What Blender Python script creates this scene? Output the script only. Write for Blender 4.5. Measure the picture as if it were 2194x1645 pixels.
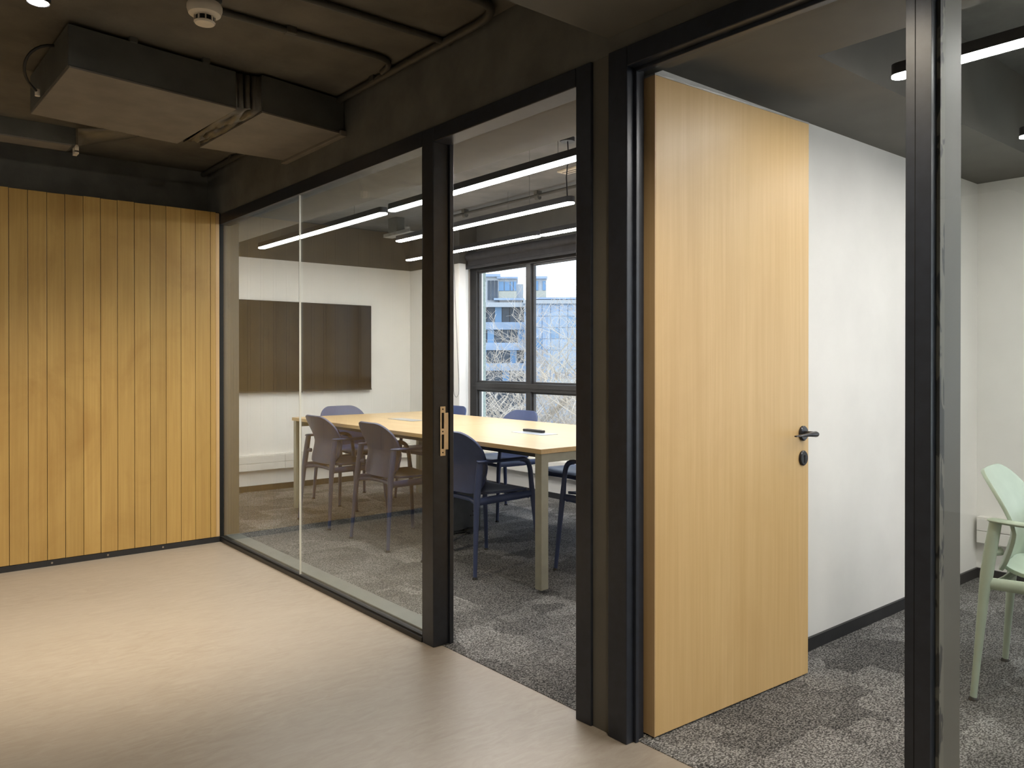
import bpy, bmesh, math, random
from mathutils import Vector, Matrix, Euler
random.seed(7)
for o in list(bpy.data.objects): bpy.data.objects.remove(o)
scn = bpy.context.scene
COL = scn.collection
PI = math.pi
# ------------------------------------------------------------------ camera
AZ = math.radians(50.5); CH = 1.2; FPX = 1690.0
cam = bpy.data.cameras.new('camera'); cam.sensor_width = 36; cam.lens = FPX/2194*36
cam.clip_start = 0.05; cam.clip_end = 600
PITCH = math.radians(0.24)
cam.shift_y = -(47.5 - FPX*math.tan(PITCH))/2194
co = bpy.data.objects.new('camera', cam); COL.objects.link(co)
co.location = (0, 0, CH); co.rotation_euler = (PI/2 - PITCH, 0, AZ - PI/2)
scn.camera = co
# ------------------------------------------------------------------ world + exposure
w = bpy.data.worlds.new('world'); scn.world = w; w.use_nodes = True
nt = w.node_tree; nt.nodes.clear()
wo = nt.nodes.new('ShaderNodeOutputWorld'); bg = nt.nodes.new('ShaderNodeBackground')
tc = nt.nodes.new('ShaderNodeTexCoord'); sx = nt.nodes.new('ShaderNodeSeparateXYZ')
cr = nt.nodes.new('ShaderNodeValToRGB')
cr.color_ramp.elements[0].position = 0.0; cr.color_ramp.elements[0].color = (0.86, 0.93, 0.99, 1)
cr.color_ramp.elements[1].position = 0.9; cr.color_ramp.elements[1].color = (0.50, 0.66, 0.92, 1)
nt.links.new(tc.outputs['Generated'], sx.inputs[0]); nt.links.new(sx.outputs['Z'], cr.inputs[0])
nt.links.new(cr.outputs[0], bg.inputs[0]); nt.links.new(bg.outputs[0], wo.inputs[0])
bg.inputs[1].default_value = 2.3
scn.view_settings.view_transform = 'Standard'; scn.view_settings.look = 'None'
scn.view_settings.gamma = 1.0; scn.view_settings.use_curve_mapping = False
scn.view_settings.exposure = 0.0
STRIP = 60.0      # radiance of the meeting room light strips
SPOT = 80.0       # watts of each corridor spot
# ------------------------------------------------------------------ materials
def newmat(name):
    m = bpy.data.materials.new(name); m.use_nodes = True
    n = m.node_tree; b = n.nodes['Principled BSDF']
    return m, n, b
def mixc(n, a, b, fac):
    x = n.nodes.new('ShaderNodeMix'); x.data_type = 'RGBA'
    for i, v in ((6, a), (7, b)):
        if isinstance(v, tuple): x.inputs[i].default_value = (*v, 1)
        else: n.links.new(v, x.inputs[i])
    if isinstance(fac, float): x.inputs[0].default_value = fac
    else: n.links.new(fac, x.inputs[0])
    return x.outputs[2]
def coords(n, scale=(1, 1, 1), kind='Object', rot=(0, 0, 0)):
    t = n.nodes.new('ShaderNodeTexCoord'); mp = n.nodes.new('ShaderNodeMapping')
    mp.inputs['Scale'].default_value = scale; mp.inputs['Rotation'].default_value = rot
    if kind == 'World':
        g = n.nodes.new('ShaderNodeNewGeometry'); n.links.new(g.outputs['Position'], mp.inputs[0])
    else: n.links.new(t.outputs[kind], mp.inputs[0])
    return mp.outputs[0]
def noise(n, vec, scale, detail=4, rough=0.55, lo=0.35, hi=0.65, dist=0.0):
    t = n.nodes.new('ShaderNodeTexNoise'); t.inputs['Scale'].default_value = scale
    t.inputs['Detail'].default_value = detail; t.inputs['Roughness'].default_value = rough
    t.inputs['Distortion'].default_value = dist
    n.links.new(vec, t.inputs['Vector'])
    r = n.nodes.new('ShaderNodeMapRange'); r.inputs[1].default_value = lo; r.inputs[2].default_value = hi
    n.links.new(t.outputs['Fac'], r.inputs[0])
    return r.outputs[0]
def bump(n, b, h, strength=0.3, dist=0.002):
    bp = n.nodes.new('ShaderNodeBump'); bp.inputs['Strength'].default_value = strength
    bp.inputs['Distance'].default_value = dist
    n.links.new(h, bp.inputs['Height']); n.links.new(bp.outputs[0], b.inputs['Normal'])
def plain(name, col, rough=0.5, metal=0.0, var=0.12, scale=18, spec=0.5, bmp=0.0):
    m, n, b = newmat(name)
    v = coords(n, kind='World')
    f = noise(n, v, scale)
    c = mixc(n, tuple(x*(1-var) for x in col), tuple(min(1, x*(1+var)) for x in col), f)
    n.links.new(c, b.inputs['Base Color'])
    b.inputs['Roughness'].default_value = rough; b.inputs['Metallic'].default_value = metal
    b.inputs['Specular IOR Level'].default_value = spec
    if bmp: bump(n, b, noise(n, v, scale*9), bmp, 0.001)
    return m
def wood(name, c1, c2, c3, axis='Z', rough=0.4, stain=0.5, seedoff=0.0, perobj=0.0, fine=1.0):
    m, n, b = newmat(name)
    s = {'Z': (9*fine, 9*fine, 0.55), 'Y': (9, 0.6, 9), 'X': (0.6, 9, 9)}[axis]
    s2 = {'Z': (70*fine, 70*fine, 1.6), 'Y': (60, 1.5, 60), 'X': (1.5, 60, 60)}[axis]
    g = noise(n, coords(n, s, 'World'), 1.0, 5, 0.6, 0.3, 0.7, 0.6)
    g2 = noise(n, coords(n, s2, 'World'), 1.0, 3, 0.6, 0.35, 0.65)
    st = noise(n, coords(n, (1.6, 1.6, 1.0), 'World'), 1.3, 6, 0.6, 0.48, 0.75, 1.5)
    c = mixc(n, c1, c2, g)
    k = n.nodes.new('ShaderNodeMath'); k.operation = 'MULTIPLY'; k.inputs[1].default_value = 0.35
    n.links.new(g2, k.inputs[0]); c = mixc(n, c, c3, k.outputs[0])
    k2 = n.nodes.new('ShaderNodeMath'); k2.operation = 'MULTIPLY'; k2.inputs[1].default_value = stain
    n.links.new(st, k2.inputs[0]); c = mixc(n, c, c3, k2.outputs[0])
    if perobj:
        oi = n.nodes.new('ShaderNodeObjectInfo'); mr = n.nodes.new('ShaderNodeMapRange')
        mr.inputs[3].default_value = 1-perobj; mr.inputs[4].default_value = 1+perobj*0.6
        n.links.new(oi.outputs['Random'], mr.inputs[0])
        hs = n.nodes.new('ShaderNodeHueSaturation'); n.links.new(mr.outputs[0], hs.inputs['Value'])
        n.links.new(c, hs.inputs['Color']); c = hs.outputs[0]
    n.links.new(c, b.inputs['Base Color']); b.inputs['Roughness'].default_value = rough
    bump(n, b, g2, 0.08, 0.001)
    return m
def emit(name, col, s):
    m = bpy.data.materials.new(name); m.use_nodes = True; n = m.node_tree; n.nodes.clear()
    o = n.nodes.new('ShaderNodeOutputMaterial'); e = n.nodes.new('ShaderNodeEmission')
    e.inputs[0].default_value = (*col, 1); e.inputs[1].default_value = s; n.links.new(e.outputs[0], o.inputs[0])
    return m
def glassmat(name, tint, ior=1.5):
    m = bpy.data.materials.new(name); m.use_nodes = True; n = m.node_tree; n.nodes.clear()
    o = n.nodes.new('ShaderNodeOutputMaterial'); t = n.nodes.new('ShaderNodeBsdfTransparent')
    gl = n.nodes.new('ShaderNodeBsdfGlossy'); gl.inputs['Roughness'].default_value = 0.0
    t.inputs[0].default_value = (*tint, 1)
    ge = n.nodes.new('ShaderNodeNewGeometry'); mr = n.nodes.new('ShaderNodeMapRange')
    mr.inputs[3].default_value = ior; mr.inputs[4].default_value = 1/ior
    n.links.new(ge.outputs['Backfacing'], mr.inputs[0])
    fr = n.nodes.new('ShaderNodeFresnel'); n.links.new(mr.outputs[0], fr.inputs['IOR'])
    mx = n.nodes.new('ShaderNodeMixShader'); n.links.new(fr.outputs[0], mx.inputs[0])
    n.links.new(t.outputs[0], mx.inputs[1]); n.links.new(gl.outputs[0], mx.inputs[2]); n.links.new(mx.outputs[0], o.inputs[0])
    return m
M = {}
M['dark'] = plain('dark_ceiling_paint', (0.125, 0.122, 0.108), 0.75, var=0.18, scale=5, bmp=0.3)
M['slab'] = plain('dark_slab_paint', (0.105, 0.092, 0.070), 0.8, var=0.22, scale=4, bmp=0.4)
M['roomslab'] = plain('grey_slab_paint', (0.18, 0.174, 0.165), 0.8, var=0.15, scale=4, bmp=0.4)
M['soffit'] = plain('grey_brown_soffit_paint', (0.12, 0.113, 0.095), 0.75, var=0.06, scale=5)
M['roomdark'] = plain('dark_brown_upper_wall', (0.092, 0.088, 0.078), 0.75, var=0.08, scale=5)
M['olive'] = plain('olive_grey_wall_paint', (0.115, 0.106, 0.086), 0.55, var=0.06, scale=5)
M['white'] = plain('off_white_wall_paint', (0.83, 0.815, 0.775), 0.75, var=0.03, scale=3)
M['trunk'] = plain('white_trunking_plastic', (0.78, 0.76, 0.71), 0.35, var=0.02)
M['frame'] = plain('black_powder_coated_frame', (0.019, 0.023, 0.033), 0.36, var=0.15, scale=30)  # black lifted and tinted blue, lens haze put into the colour
M['gasket'] = plain('black_rubber_gasket', (0.006, 0.006, 0.006), 0.7)
M['winframe'] = plain('dark_bronze_window_frame', (0.035, 0.034, 0.034), 0.35)
M['base'] = plain('black_baseboard', (0.02, 0.02, 0.022), 0.5)
M['duct'] = plain('painted_duct_side', (0.08, 0.08, 0.07), 0.7, var=0.15, scale=6, bmp=0.3)
M['ductlow'] = plain('lighter_duct_underside', (0.17, 0.15, 0.125), 0.7, var=0.12, scale=6, bmp=0.2)  # lighter copy of the duct colour for undersides
M['pipe'] = plain('dark_painted_conduit', (0.05, 0.045, 0.036), 0.5)
M['steel'] = plain('brushed_nickel', (0.62, 0.55, 0.47), 0.32, 1.0, var=0.05)
M['hole'] = plain('black_hole', (0.004, 0.004, 0.005), 0.9)
M['handle'] = plain('anthracite_handle', (0.05, 0.05, 0.055), 0.28, 0.6, var=0.1)
M['blue'] = plain('navy_blue_plastic', (0.040, 0.058, 0.135), 0.42, var=0.05)
M['green'] = plain('sage_green_plastic', (0.40, 0.47, 0.37), 0.42, var=0.04)
M['glide'] = plain('black_glide', (0.01, 0.01, 0.01), 0.4)
M['leg'] = plain('greige_table_steel', (0.33, 0.33, 0.27), 0.45, var=0.05)
M['under'] = plain('shaded_rail_and_grey_pedestal', (0.05, 0.055, 0.06), 0.5)  # pedestal's own grey; on the table side rails it paints in their shade
M['screen'] = plain('glossy_black_screen', (0.008, 0.008, 0.009), 0.13, var=0.0, spec=0.22)
M['tvbody'] = plain('black_screen_housing', (0.012, 0.012, 0.012), 0.4)
M['plate'] = plain('silver_grey_flap', (0.45, 0.48, 0.53), 0.3, 0.5, var=0.04)
M['lampbody'] = plain('black_luminaire_body', (0.02, 0.02, 0.024), 0.4)
M['cream'] = plain('cream_white_plastic', (0.70, 0.62, 0.50), 0.4, var=0.04)
M['blind'] = plain('charcoal_roller_blind', (0.045, 0.045, 0.05), 0.8)
M['cord'] = plain('grey_cord', (0.12, 0.12, 0.11), 0.5)
M['sill'] = plain('grey_green_sill_board', (0.15, 0.155, 0.14), 0.45, var=0.08, scale=9)
M['rail'] = plain('black_floor_rail', (0.012, 0.012, 0.013), 0.4)
M['sheet'] = plain('crumpled_plastic_film', (0.10, 0.09, 0.072), 0.35, var=0.3, scale=10)
M['metal'] = plain('pale_galvanised_bracket', (0.5, 0.5, 0.48), 0.4, 0.7)
M['strip'] = emit('light_strip_diffuser', (1.0, 0.975, 0.935), STRIP)
M['spot'] = emit('spot_lamp_face', (1.0, 0.96, 0.9), 60)
M['glass'] = glassmat('clear_partition_glass', (0.965, 0.98, 0.972), 1.52)
M['wglass'] = glassmat('window_glass', (0.97, 0.985, 0.985), 1.45)
M['plank'] = wood('birch_plank', (0.45, 0.285, 0.088), (0.52, 0.345, 0.115), (0.33, 0.18, 0.05), 'Z', 0.42, 0.62, perobj=0.10)
M['doorw'] = wood('pale_ash_veneer', (0.64, 0.43, 0.185), (0.70, 0.485, 0.225), (0.54, 0.335, 0.13), 'Z', 0.42, 0.35)
M['doore'] = wood('door_edge_lipping', (0.56, 0.38, 0.19), (0.64, 0.45, 0.24), (0.45, 0.28, 0.12), 'Z', 0.45, 0.3)
M['table'] = wood('oak_laminate', (0.54, 0.385, 0.20), (0.62, 0.46, 0.26), (0.46, 0.32, 0.16), 'Y', 0.30, 0.2)
M['table'].node_tree.nodes['Principled BSDF'].inputs['Specular IOR Level'].default_value = 0.22
# corridor linoleum
m, n, b = newmat('beige_marbled_linoleum'); M['lino'] = m
v = coords(n, (1, 1, 1), 'World', (0, 0, 0.6))
f1 = noise(n, v, 1.6, 6, 0.6, 0.3, 0.7, 0.6); f2 = noise(n, coords(n, (1, 3.2, 1), 'World', (0, 0, 0.9)), 9, 6, 0.65, 0.35, 0.7, 1.2)
c = mixc(n, (0.30, 0.25, 0.198), (0.345, 0.295, 0.24), f1); c = mixc(n, c, (0.372, 0.325, 0.27), f2)
n.links.new(c, b.inputs['Base Color']); b.inputs['Roughness'].default_value = 0.42
bump(n, b, f2, 0.06, 0.001)
# carpet: flecked loop pile with axis aligned darker patches
m, n, b = newmat('flecked_grey_carpet'); M['carpet'] = m
def block(n, sc, off):
    vv = coords(n, sc, 'World'); vo = n.nodes.new('ShaderNodeTexVoronoi'); vo.distance = 'CHEBYCHEV'
    vo.inputs['Scale'].default_value = 1.0; vo.inputs['Randomness'].default_value = 0.9
    ns = n.nodes.new('ShaderNodeTexNoise'); ns.inputs['Scale'].default_value = 7; n.links.new(vv, ns.inputs['Vector'])
    mxv = n.nodes.new('ShaderNodeMix'); mxv.data_type = 'VECTOR'; mxv.inputs[0].default_value = 0.12
    n.links.new(vv, mxv.inputs[4]); n.links.new(ns.outputs['Color'], mxv.inputs[5])
    n.links.new(mxv.outputs[1], vo.inputs['Vector'])
    sp = n.nodes.new('ShaderNodeSeparateColor'); n.links.new(vo.outputs['Color'], sp.inputs[0])
    return sp.outputs[off]
b1 = block(n, (3.1, 2.2, 1), 0); b2 = block(n, (5.5, 8.0, 1), 1)
mm = n.nodes.new('ShaderNodeMath'); mm.operation = 'MULTIPLY'; n.links.new(b1, mm.inputs[0]); n.links.new(b2, mm.inputs[1])
mr = n.nodes.new('ShaderNodeMapRange'); mr.inputs[2].default_value = 0.6; n.links.new(mm.outputs[0], mr.inputs[0])
fl = noise(n, coords(n, (1, 1.5, 1), 'World'), 120, 2, 0.75, 0.42, 0.60)
fl2 = noise(n, coords(n, (1, 1, 1), 'World'), 3.0, 4, 0.6, 0.3, 0.7)
c = mixc(n, (0.032, 0.032, 0.032), (0.085, 0.083, 0.078), mr.outputs[0])
c2 = mixc(n, (0.25, 0.243, 0.231), (0.46, 0.449, 0.431), mr.outputs[0])
c = mixc(n, c, c2, fl)
hs = n.nodes.new('ShaderNodeHueSaturation'); m2 = n.nodes.new('ShaderNodeMapRange'); m2.inputs[3].default_value = 0.85; m2.inputs[4].default_value = 1.12
n.links.new(fl2, m2.inputs[0]); n.links.new(m2.outputs[0], hs.inputs['Value']); n.links.new(c, hs.inputs['Color'])
n.links.new(hs.outputs[0], b.inputs['Base Color']); b.inputs['Roughness'].default_value = 0.95
b.inputs['Specular IOR Level'].default_value = 0.15
bump(n, b, fl, 0.8, 0.004)
# ------------------------------------------------------------------ mesh helpers
class MB:
    def __init__(s): s.v = []; s.f = []
    def add(s, vs, fs):
        o = len(s.v); s.v += [tuple(p) for p in vs]; s.f += [tuple(i+o for i in f) for f in fs]; return s
    def box(s, x0, x1, y0, y1, z0, z1, mat=None):
        vs = [(x, y, z) for z in (z0, z1) for y in (y0, y1) for x in (x0, x1)]
        if mat is not None: vs = [tuple(mat @ Vector(p)) for p in vs]
        return s.add(vs, [(0, 2, 3, 1), (4, 5, 7, 6), (0, 1, 5, 4), (2, 6, 7, 3), (0, 4, 6, 2), (1, 3, 7, 5)])
    def prism(s, poly, z0, z1):   # poly of xy points, counter clockwise
        k = len(poly)
        return s.add([(x, y, z0) for x, y in poly]+[(x, y, z1) for x, y in poly],
            [tuple(range(k-1, -1, -1)), tuple(range(k, 2*k))]+[(i, (i+1) % k, k+(i+1) % k, k+i) for i in range(k)])
    def tube(s, pts, rad, n=10, cap=True, ell=None):
        pts = [Vector(p) for p in pts]; R = rad if isinstance(rad, (list, tuple)) else [rad]*len(pts)
        k = len(pts); rings = []; up = Vector((0, 0, 1)); prev = None
        for i, p in enumerate(pts):
            t = (pts[min(i+1, k-1)]-pts[max(i-1, 0)]).normalized()
            if prev is None:
                a = Vector((0, 1, 0)) if abs(t.y) < 0.9 else Vector((1, 0, 0))
                a = (a - t*a.dot(t)).normalized()
            else: a = (prev - t*prev.dot(t)).normalized()
            prev = a; bb = t.cross(a)
            e = ell[i] if ell else 1.0
            rings.append([p + (a*math.cos(2*PI*j/n)*R[i] + bb*math.sin(2*PI*j/n)*R[i]*e) for j in range(n)])
        vs = [q for r in rings for q in r]; fs = []
        for i in range(k-1):
            for j in range(n):
                fs.append((i*n+j, i*n+(j+1) % n, (i+1)*n+(j+1) % n, (i+1)*n+j))
        if cap: fs.append(tuple(range(n-1, -1, -1))); fs.append(tuple((k-1)*n+j for j in range(n)))
        return s.add(vs, fs)
    def lathe(s, prof, c, n=28, axis='Z'):
        vs = []; k = len(prof)
        for r, h in prof:
            for j in range(n):
                a = 2*PI*j/n; x, y = r*math.cos(a), r*math.sin(a)
                p = (x, y, h) if axis == 'Z' else ((x, h, y) if axis == 'Y' else (h, x, y))
                vs.append((c[0]+p[0], c[1]+p[1], c[2]+p[2]))
        fs = [(i*n+j, i*n+(j+1) % n, (i+1)*n+(j+1) % n, (i+1)*n+j) for i in range(k-1) for j in range(n)]
        fs += [tuple(range(n-1, -1, -1)), tuple((k-1)*n+j for j in range(n))]
        return s.add(vs, fs)
    def obj(s, name, mat, parent=None, bevel=0.0, smooth=False, seg=2):
        me = bpy.data.meshes.new(name)
        org = worldloc(parent) if parent is not None else None
        vs = s.v if org is None else [(x-org[0], y-org[1], z-org[2]) for x, y, z in s.v]
        me.from_pydata(vs, [], s.f); me.validate(); me.update()
        bm = bmesh.new(); bm.from_mesh(me); bmesh.ops.recalc_face_normals(bm, faces=bm.faces); bm.to_mesh(me); bm.free()
        me.materials.append(mat)
        o = bpy.data.objects.new(name, me); COL.objects.link(o)
        if parent is not None: o.parent = parent
        if bevel:
            md = o.modifiers.new('bevel', 'BEVEL'); md.width = bevel; md.segments = seg; md.limit_method = 'ANGLE'
        if smooth:
            for p in me.polygons: p.use_smooth = True
            md = o.modifiers.new('split', 'EDGE_SPLIT'); md.split_angle = math.radians(40)
        return o
LOC = {}
def worldloc(p):
    return LOC.get(p.name, (0, 0, 0))
def tag(o, label=None, cat=None, group=None, kind=None):
    if label: o['label'] = label
    if cat: o['category'] = cat
    if group: o['group'] = group
    if kind: o['kind'] = kind
    return o
def empty(name, loc, label=None, cat=None, group=None, kind=None, rz=0):
    o = bpy.data.objects.new(name, None); COL.objects.link(o); o.empty_display_size = 0.1
    o.location = loc; LOC[o.name] = tuple(loc); o.rotation_euler = (0, 0, rz)
    return tag(o, label, cat, group, kind)
def B(name, x0, x1, y0, y1, z0, z1, mat, parent=None, bevel=0.0, label=None, cat=None, kind=None, group=None):
    o = MB().box(x0, x1, y0, y1, z0, z1).obj(name, mat, parent, bevel)
    return tag(o, label, cat, group, kind)
def copy_tree(o, parent=None):
    c = o.copy(); COL.objects.link(c); c.parent = parent
    for ch in o.children: copy_tree(ch, c)
    return c
S = 'structure'
# ------------------------------------------------------------------ floors, slabs, soffits
PX = 1.855; PB = 1.985            # partition faces
XL, YN, YF = -3.0, -2.6, 5.30     # corridor extents
B('floor', XL-0.1, 1.893, YN-0.1, 5.6, -0.12, 0.0, M['lino'], label='beige marbled linoleum floor of the corridor', cat='floor', kind=S)
B('floor', 1.893, 4.9, 1.79, 7.3, -0.12, 0.002, M['carpet'], label='flecked dark grey carpet under the meeting table', cat='floor', kind=S)
B('floor', 1.893, 4.9, -4.1, 1.79, -0.12, 0.002, M['carpet'], label='flecked dark grey carpet of the room behind the open wooden door', cat='floor', kind=S)
B('ceiling', XL-0.1, 1.90, YN-0.1, 5.7, 2.51, 2.65, M['slab'], label='dark painted concrete slab over the corridor', cat='ceiling', kind=S)
B('ceiling', 1.90, 4.95, 1.79, 7.35, 2.55, 2.65, M['roomslab'], label='grey painted slab above the room with the long table', cat='ceiling', kind=S)
B('ceiling', 1.90, 4.95, -4.1, 1.79, 2.55, 2.65, M['dark'], label='dark painted slab inside the ceiling recess behind the open door', cat='ceiling', kind=S)
B('ceiling', XL, PX, YN, 1.765, 2.24, 2.51, M['soffit'], label='lowered dark ceiling box across the corridor in front of the open door', cat='ceiling', kind=S)
# meeting room lowered soffit strip next to the partition
B('ceiling', PB, 2.39, 1.84, 7.15, 2.18, 2.55, M['soffit'], label='lowered grey soffit along the partition in the room with the table', cat='ceiling', kind=S)
sf = MB()
sf.box(PB, 2.39, -4.0, 1.745, 2.19, 2.55); sf.box(2.39, 4.8, 1.345, 1.745, 2.19, 2.55); sf.box(2.39, 4.8, -4.0, -3.4, 2.19, 2.55); sf.box(4.42, 4.8, -3.4, 1.345, 2.19, 2.55)
tag(sf.obj('ceiling', M['soffit']), 'grey soffit border around the ceiling recess behind the open door', 'ceiling', kind=S)
# ------------------------------------------------------------------ walls
B('wall_upper', PX, PB, -4.0, 5.6, 2.184, 2.60, M['dark'], label='dark bulkhead wall above the glass partition and door frames', cat='wall', kind=S)
B('wall_far', XL, PX, 5.57, 5.70, 2.195, 2.60, M['dark'], label='dark painted wall band above the wooden planks', cat='wall', kind=S)
B('wall_middle', PX+0.002, PB, 1.751, 1.835, 0, 2.184, M['olive'], label='narrow olive grey wall strip between the two black door frames', cat='wall', kind=S)
wr = empty('wall_between', (PB, 1.79, 0), 'white wall between the two rooms', 'wall', kind=S)
B('wall_face', PB, 4.85, 1.745, 1.792, 0, 2.195, M['white'], wr)
B('wall_face', PB, 4.85, 1.792, 1.84, 0, 2.56, M['white'], wr)
B('wall_panel', PX+0.001, PB, 5.335, 5.56, 0, 2.184, M['olive'], label='olive grey wall end seen through the glass beside the wooden planks', cat='wall', kind=S)
B('wall_panel', PB-0.03, PB, 5.56, 7.2, 0, 2.56, M['white'], label='white wall return behind the plank wall', cat='wall', kind=S)
wt = empty('wall_screen', (2.0, 7.15, 0), 'white wall carrying the large black screen', 'wall', kind=S)
B('wall_face', 1.9, 4.9, 7.15, 7.30, 0, 2.162, M['white'], wt)
B('upper_band', 1.9, 4.9, 7.149, 7.30, 2.162, 2.56, M['roomdark'], wt)
# window wall of meeting room
ww = empty('wall_window', (4.7, 4.0, 0), 'white wall below and above the meeting room window', 'wall', kind=S)
B('apron', 4.70, 4.86, 1.84, 6.36, 0, 0.56, M['white'], ww)
B('lintel', 4.70, 4.86, 1.84, 7.16, 2.135, 2.56, M['roomdark'], ww)
wp = empty('wall_pier', (4.55, 6.7, 0), 'white stepped pier between the black screen wall and the window', 'wall', kind=S)
B('pier_face', 4.49, 4.57, 6.254, 7.15, 0, 2.16, M['white'], wp, bevel=0.004)
B('pier_face', 4.57, 4.63, 6.295, 7.15, 0, 2.16, M['white'], wp, bevel=0.004)
B('pier_face', 4.63, 4.86, 6.355, 7.15, 0, 2.135, M['white'], wp, bevel=0.004)
B('pier_top', 4.49, 4.70, 6.254, 7.15, 2.16, 2.56, M['roomdark'], wp)
we = empty('wall_right', (4.80, 0, 0), 'off white end wall behind the pale green chair', 'wall', kind=S)
B('wall_face', 4.80, 4.9, 0.95, 1.745, 0, 2.56, M['white'], we)
B('apron', 4.80, 4.9, -4.0, 0.95, 0, 0.56, M['white'], we)
B('lintel', 4.80, 4.9, -4.0, 0.95, 2.13, 2.56, M['soffit'], we)
B('wall_face', 4.80, 4.9, -4.0, -3.05, 0.56, 2.13, M['white'], we)
w4 = empty('window_4', (4.80, -0.55, 0), 'dark framed window of the room with the green chair, outside the view', 'window', kind=S)
for ya in (0.90, -0.10, -1.10, -2.10, -3.05): B('mullion', 4.80, 4.86, ya, ya+0.05, 0.56, 2.13, M['winframe'], w4)
for za in (0.56, 2.09): B('outer_frame', 4.80, 4.86, -3.0, 0.90, za, za+0.04, M['winframe'], w4)
for ya, yb in ((-0.05, 0.90), (-1.05, -0.10), (-2.05, -1.10), (-3.0, -2.10)): B('pane', 4.83, 4.835, ya, yb, 0.60, 2.09, M['wglass'], w4)
B('wall_back', 1.85, 4.9, -4.1, -4.0, 0, 2.56, M['white'], label='off white side wall of the room with the green chair', cat='wall', kind=S)
B('wall_back', XL-0.1, PX, YN-0.1, YN, 0, 2.56, M['white'], label='off white wall at the near end of the corridor', cat='wall', kind=S)
B('wall_left', XL-0.1, XL, YN, 5.7, 0, 2.56, M['white'], label='off white wall on the far side of the corridor', cat='wall', kind=S)
B('wall_near', PX, PB, -4.0, -1.45, 0, 2.184, M['olive'], label='olive grey wall end at the right of the glazing', cat='wall', kind=S)
# ------------------------------------------------------------------ plank wall
pw = empty('wall_planks', (0, YF, 0), 'wall of vertical honey coloured birch planks', 'wall', kind=S)
B('backing', XL, 1.846, YF+0.014, 5.57, 0, 2.195, M['gasket'], pw)
edges = [1.818, 1.782, 1.685, 1.594, 1.502, 1.407, 1.314, 1.217, 1.123, 1.029, 0.932, 0.838, 0.742, 0.648]
while edges[-1] > XL+0.1: edges.append(edges[-1]-0.0945)
for i in range(len(edges)-1):
    a, c_ = edges[i+1], edges[i]
    d = random.uniform(-0.0012, 0.0012)
    B('plank', a+0.0013, c_-0.0013, YF+d, YF+0.014, 0.036, 2.195+random.uniform(-0.002, 0.002), M['plank'], pw, bevel=0.0015)
tag(B('corner_board', 1.819, 1.843, YF+0.006, YF+0.05, 0.034, 2.190, M['doore'], pw, bevel=0.002))
bb = B('baseboard_far', XL, 1.84, YF-0.004, YF+0.014, 0, 0.034, M['base'], label='thin black skirting strip below the wooden planks', cat='baseboard', kind=S)
for sxp in (0.86, 1.16, 1.48, 0.2, -0.5):
    MB().lathe([(0.001, 0), (0.006, 0), (0.005, -0.003), (0.001, -0.0035)], (sxp, YF-0.004, 0.018), 12, 'Y').obj('screw', M['steel'], bb, smooth=True)
# ------------------------------------------------------------------ glass partition (left glazing)
g1 = empty('window_1', (PX, 2.84, 0), 'black framed floor to ceiling glass partition of two panes', 'glass partition', kind=S)
B('head_rail', PX-0.008, PX+0.07, 2.844, 5.335, 2.117, 2.184, M['frame'], g1, bevel=0.002)
B('floor_rail', PX-0.012, PX+0.03, 2.844, 5.335, 0, 0.022, M['rail'], g1, bevel=0.002)
B('rail_gasket', PX-0.004, PX+0.022, 2.844, 5.335, 0.022, 0.030, M['gasket'], g1)
B('sill_board', PX+0.032, PB, 2.844, 5.335, 0, 0.034, M['sill'], g1, bevel=0.003)
B('upper_lining', PX+0.07, PB, 2.844, 5.335, 2.15, 2.184, M['soffit'], g1)
B('glass_pane', PX+0.003, PX+0.013, 2.852, 4.091, 0.025, 2.122, M['glass'], g1)
B('glass_pane', PX+0.003, PX+0.013, 4.097, 5.333, 0.025, 2.122, M['glass'], g1)
B('pane_joint', PX+0.002, PX+0.013, 4.0915, 4.0930, 0.025, 2.122, M['trunk'], g1)  # white strip painting a highlight along the glass joint
B('joint_dark_strip', PX+0.003, PX+0.012, 4.0930, 4.0968, 0.025, 2.122, M['gasket'], g1)  # black strip filling the rest of the joint
B('side_gasket', PX-0.003, PX+0.02, 2.8445, 2.852, 0.025, 2.118, M['gasket'], g1)
B('side_gasket', PX-0.003, PX+0.03, 5.328, 5.3345, 0.025, 2.118, M['gasket'], g1)
# ------------------------------------------------------------------ door 1 (open doorway of the meeting room)
d1 = empty('door_1', (PX, 2.33, 0), 'black framed open doorway into the room with the long table', 'doorway', kind=S)
jb = MB(); jb.box(PX-0.008, 1.939, 2.760, 2.844, 0, 2.184)
jb = jb.obj('door_jamb', M['frame'], d1, bevel=0.003)
B('door_stop', 1.925, 1.945, 2.750, 2.762, 0, 2.125, M['frame'], d1, bevel=0.002)
B('door_jamb', PX-0.008, 1.939, 1.833, 1.905, 0, 2.184, M['frame'], d1, bevel=0.003)
B('door_stop', 1.925, 1.945, 1.903, 1.914, 0, 2.125, M['frame'], d1, bevel=0.002)
B('door_head', PX-0.008, 1.939, 1.905, 2.760, 2.120, 2.184, M['frame'], d1, bevel=0.003)
B('head_lining', 1.939, PB, 1.84, 2.844, 2.135, 2.184, M['soffit'], d1)
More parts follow.
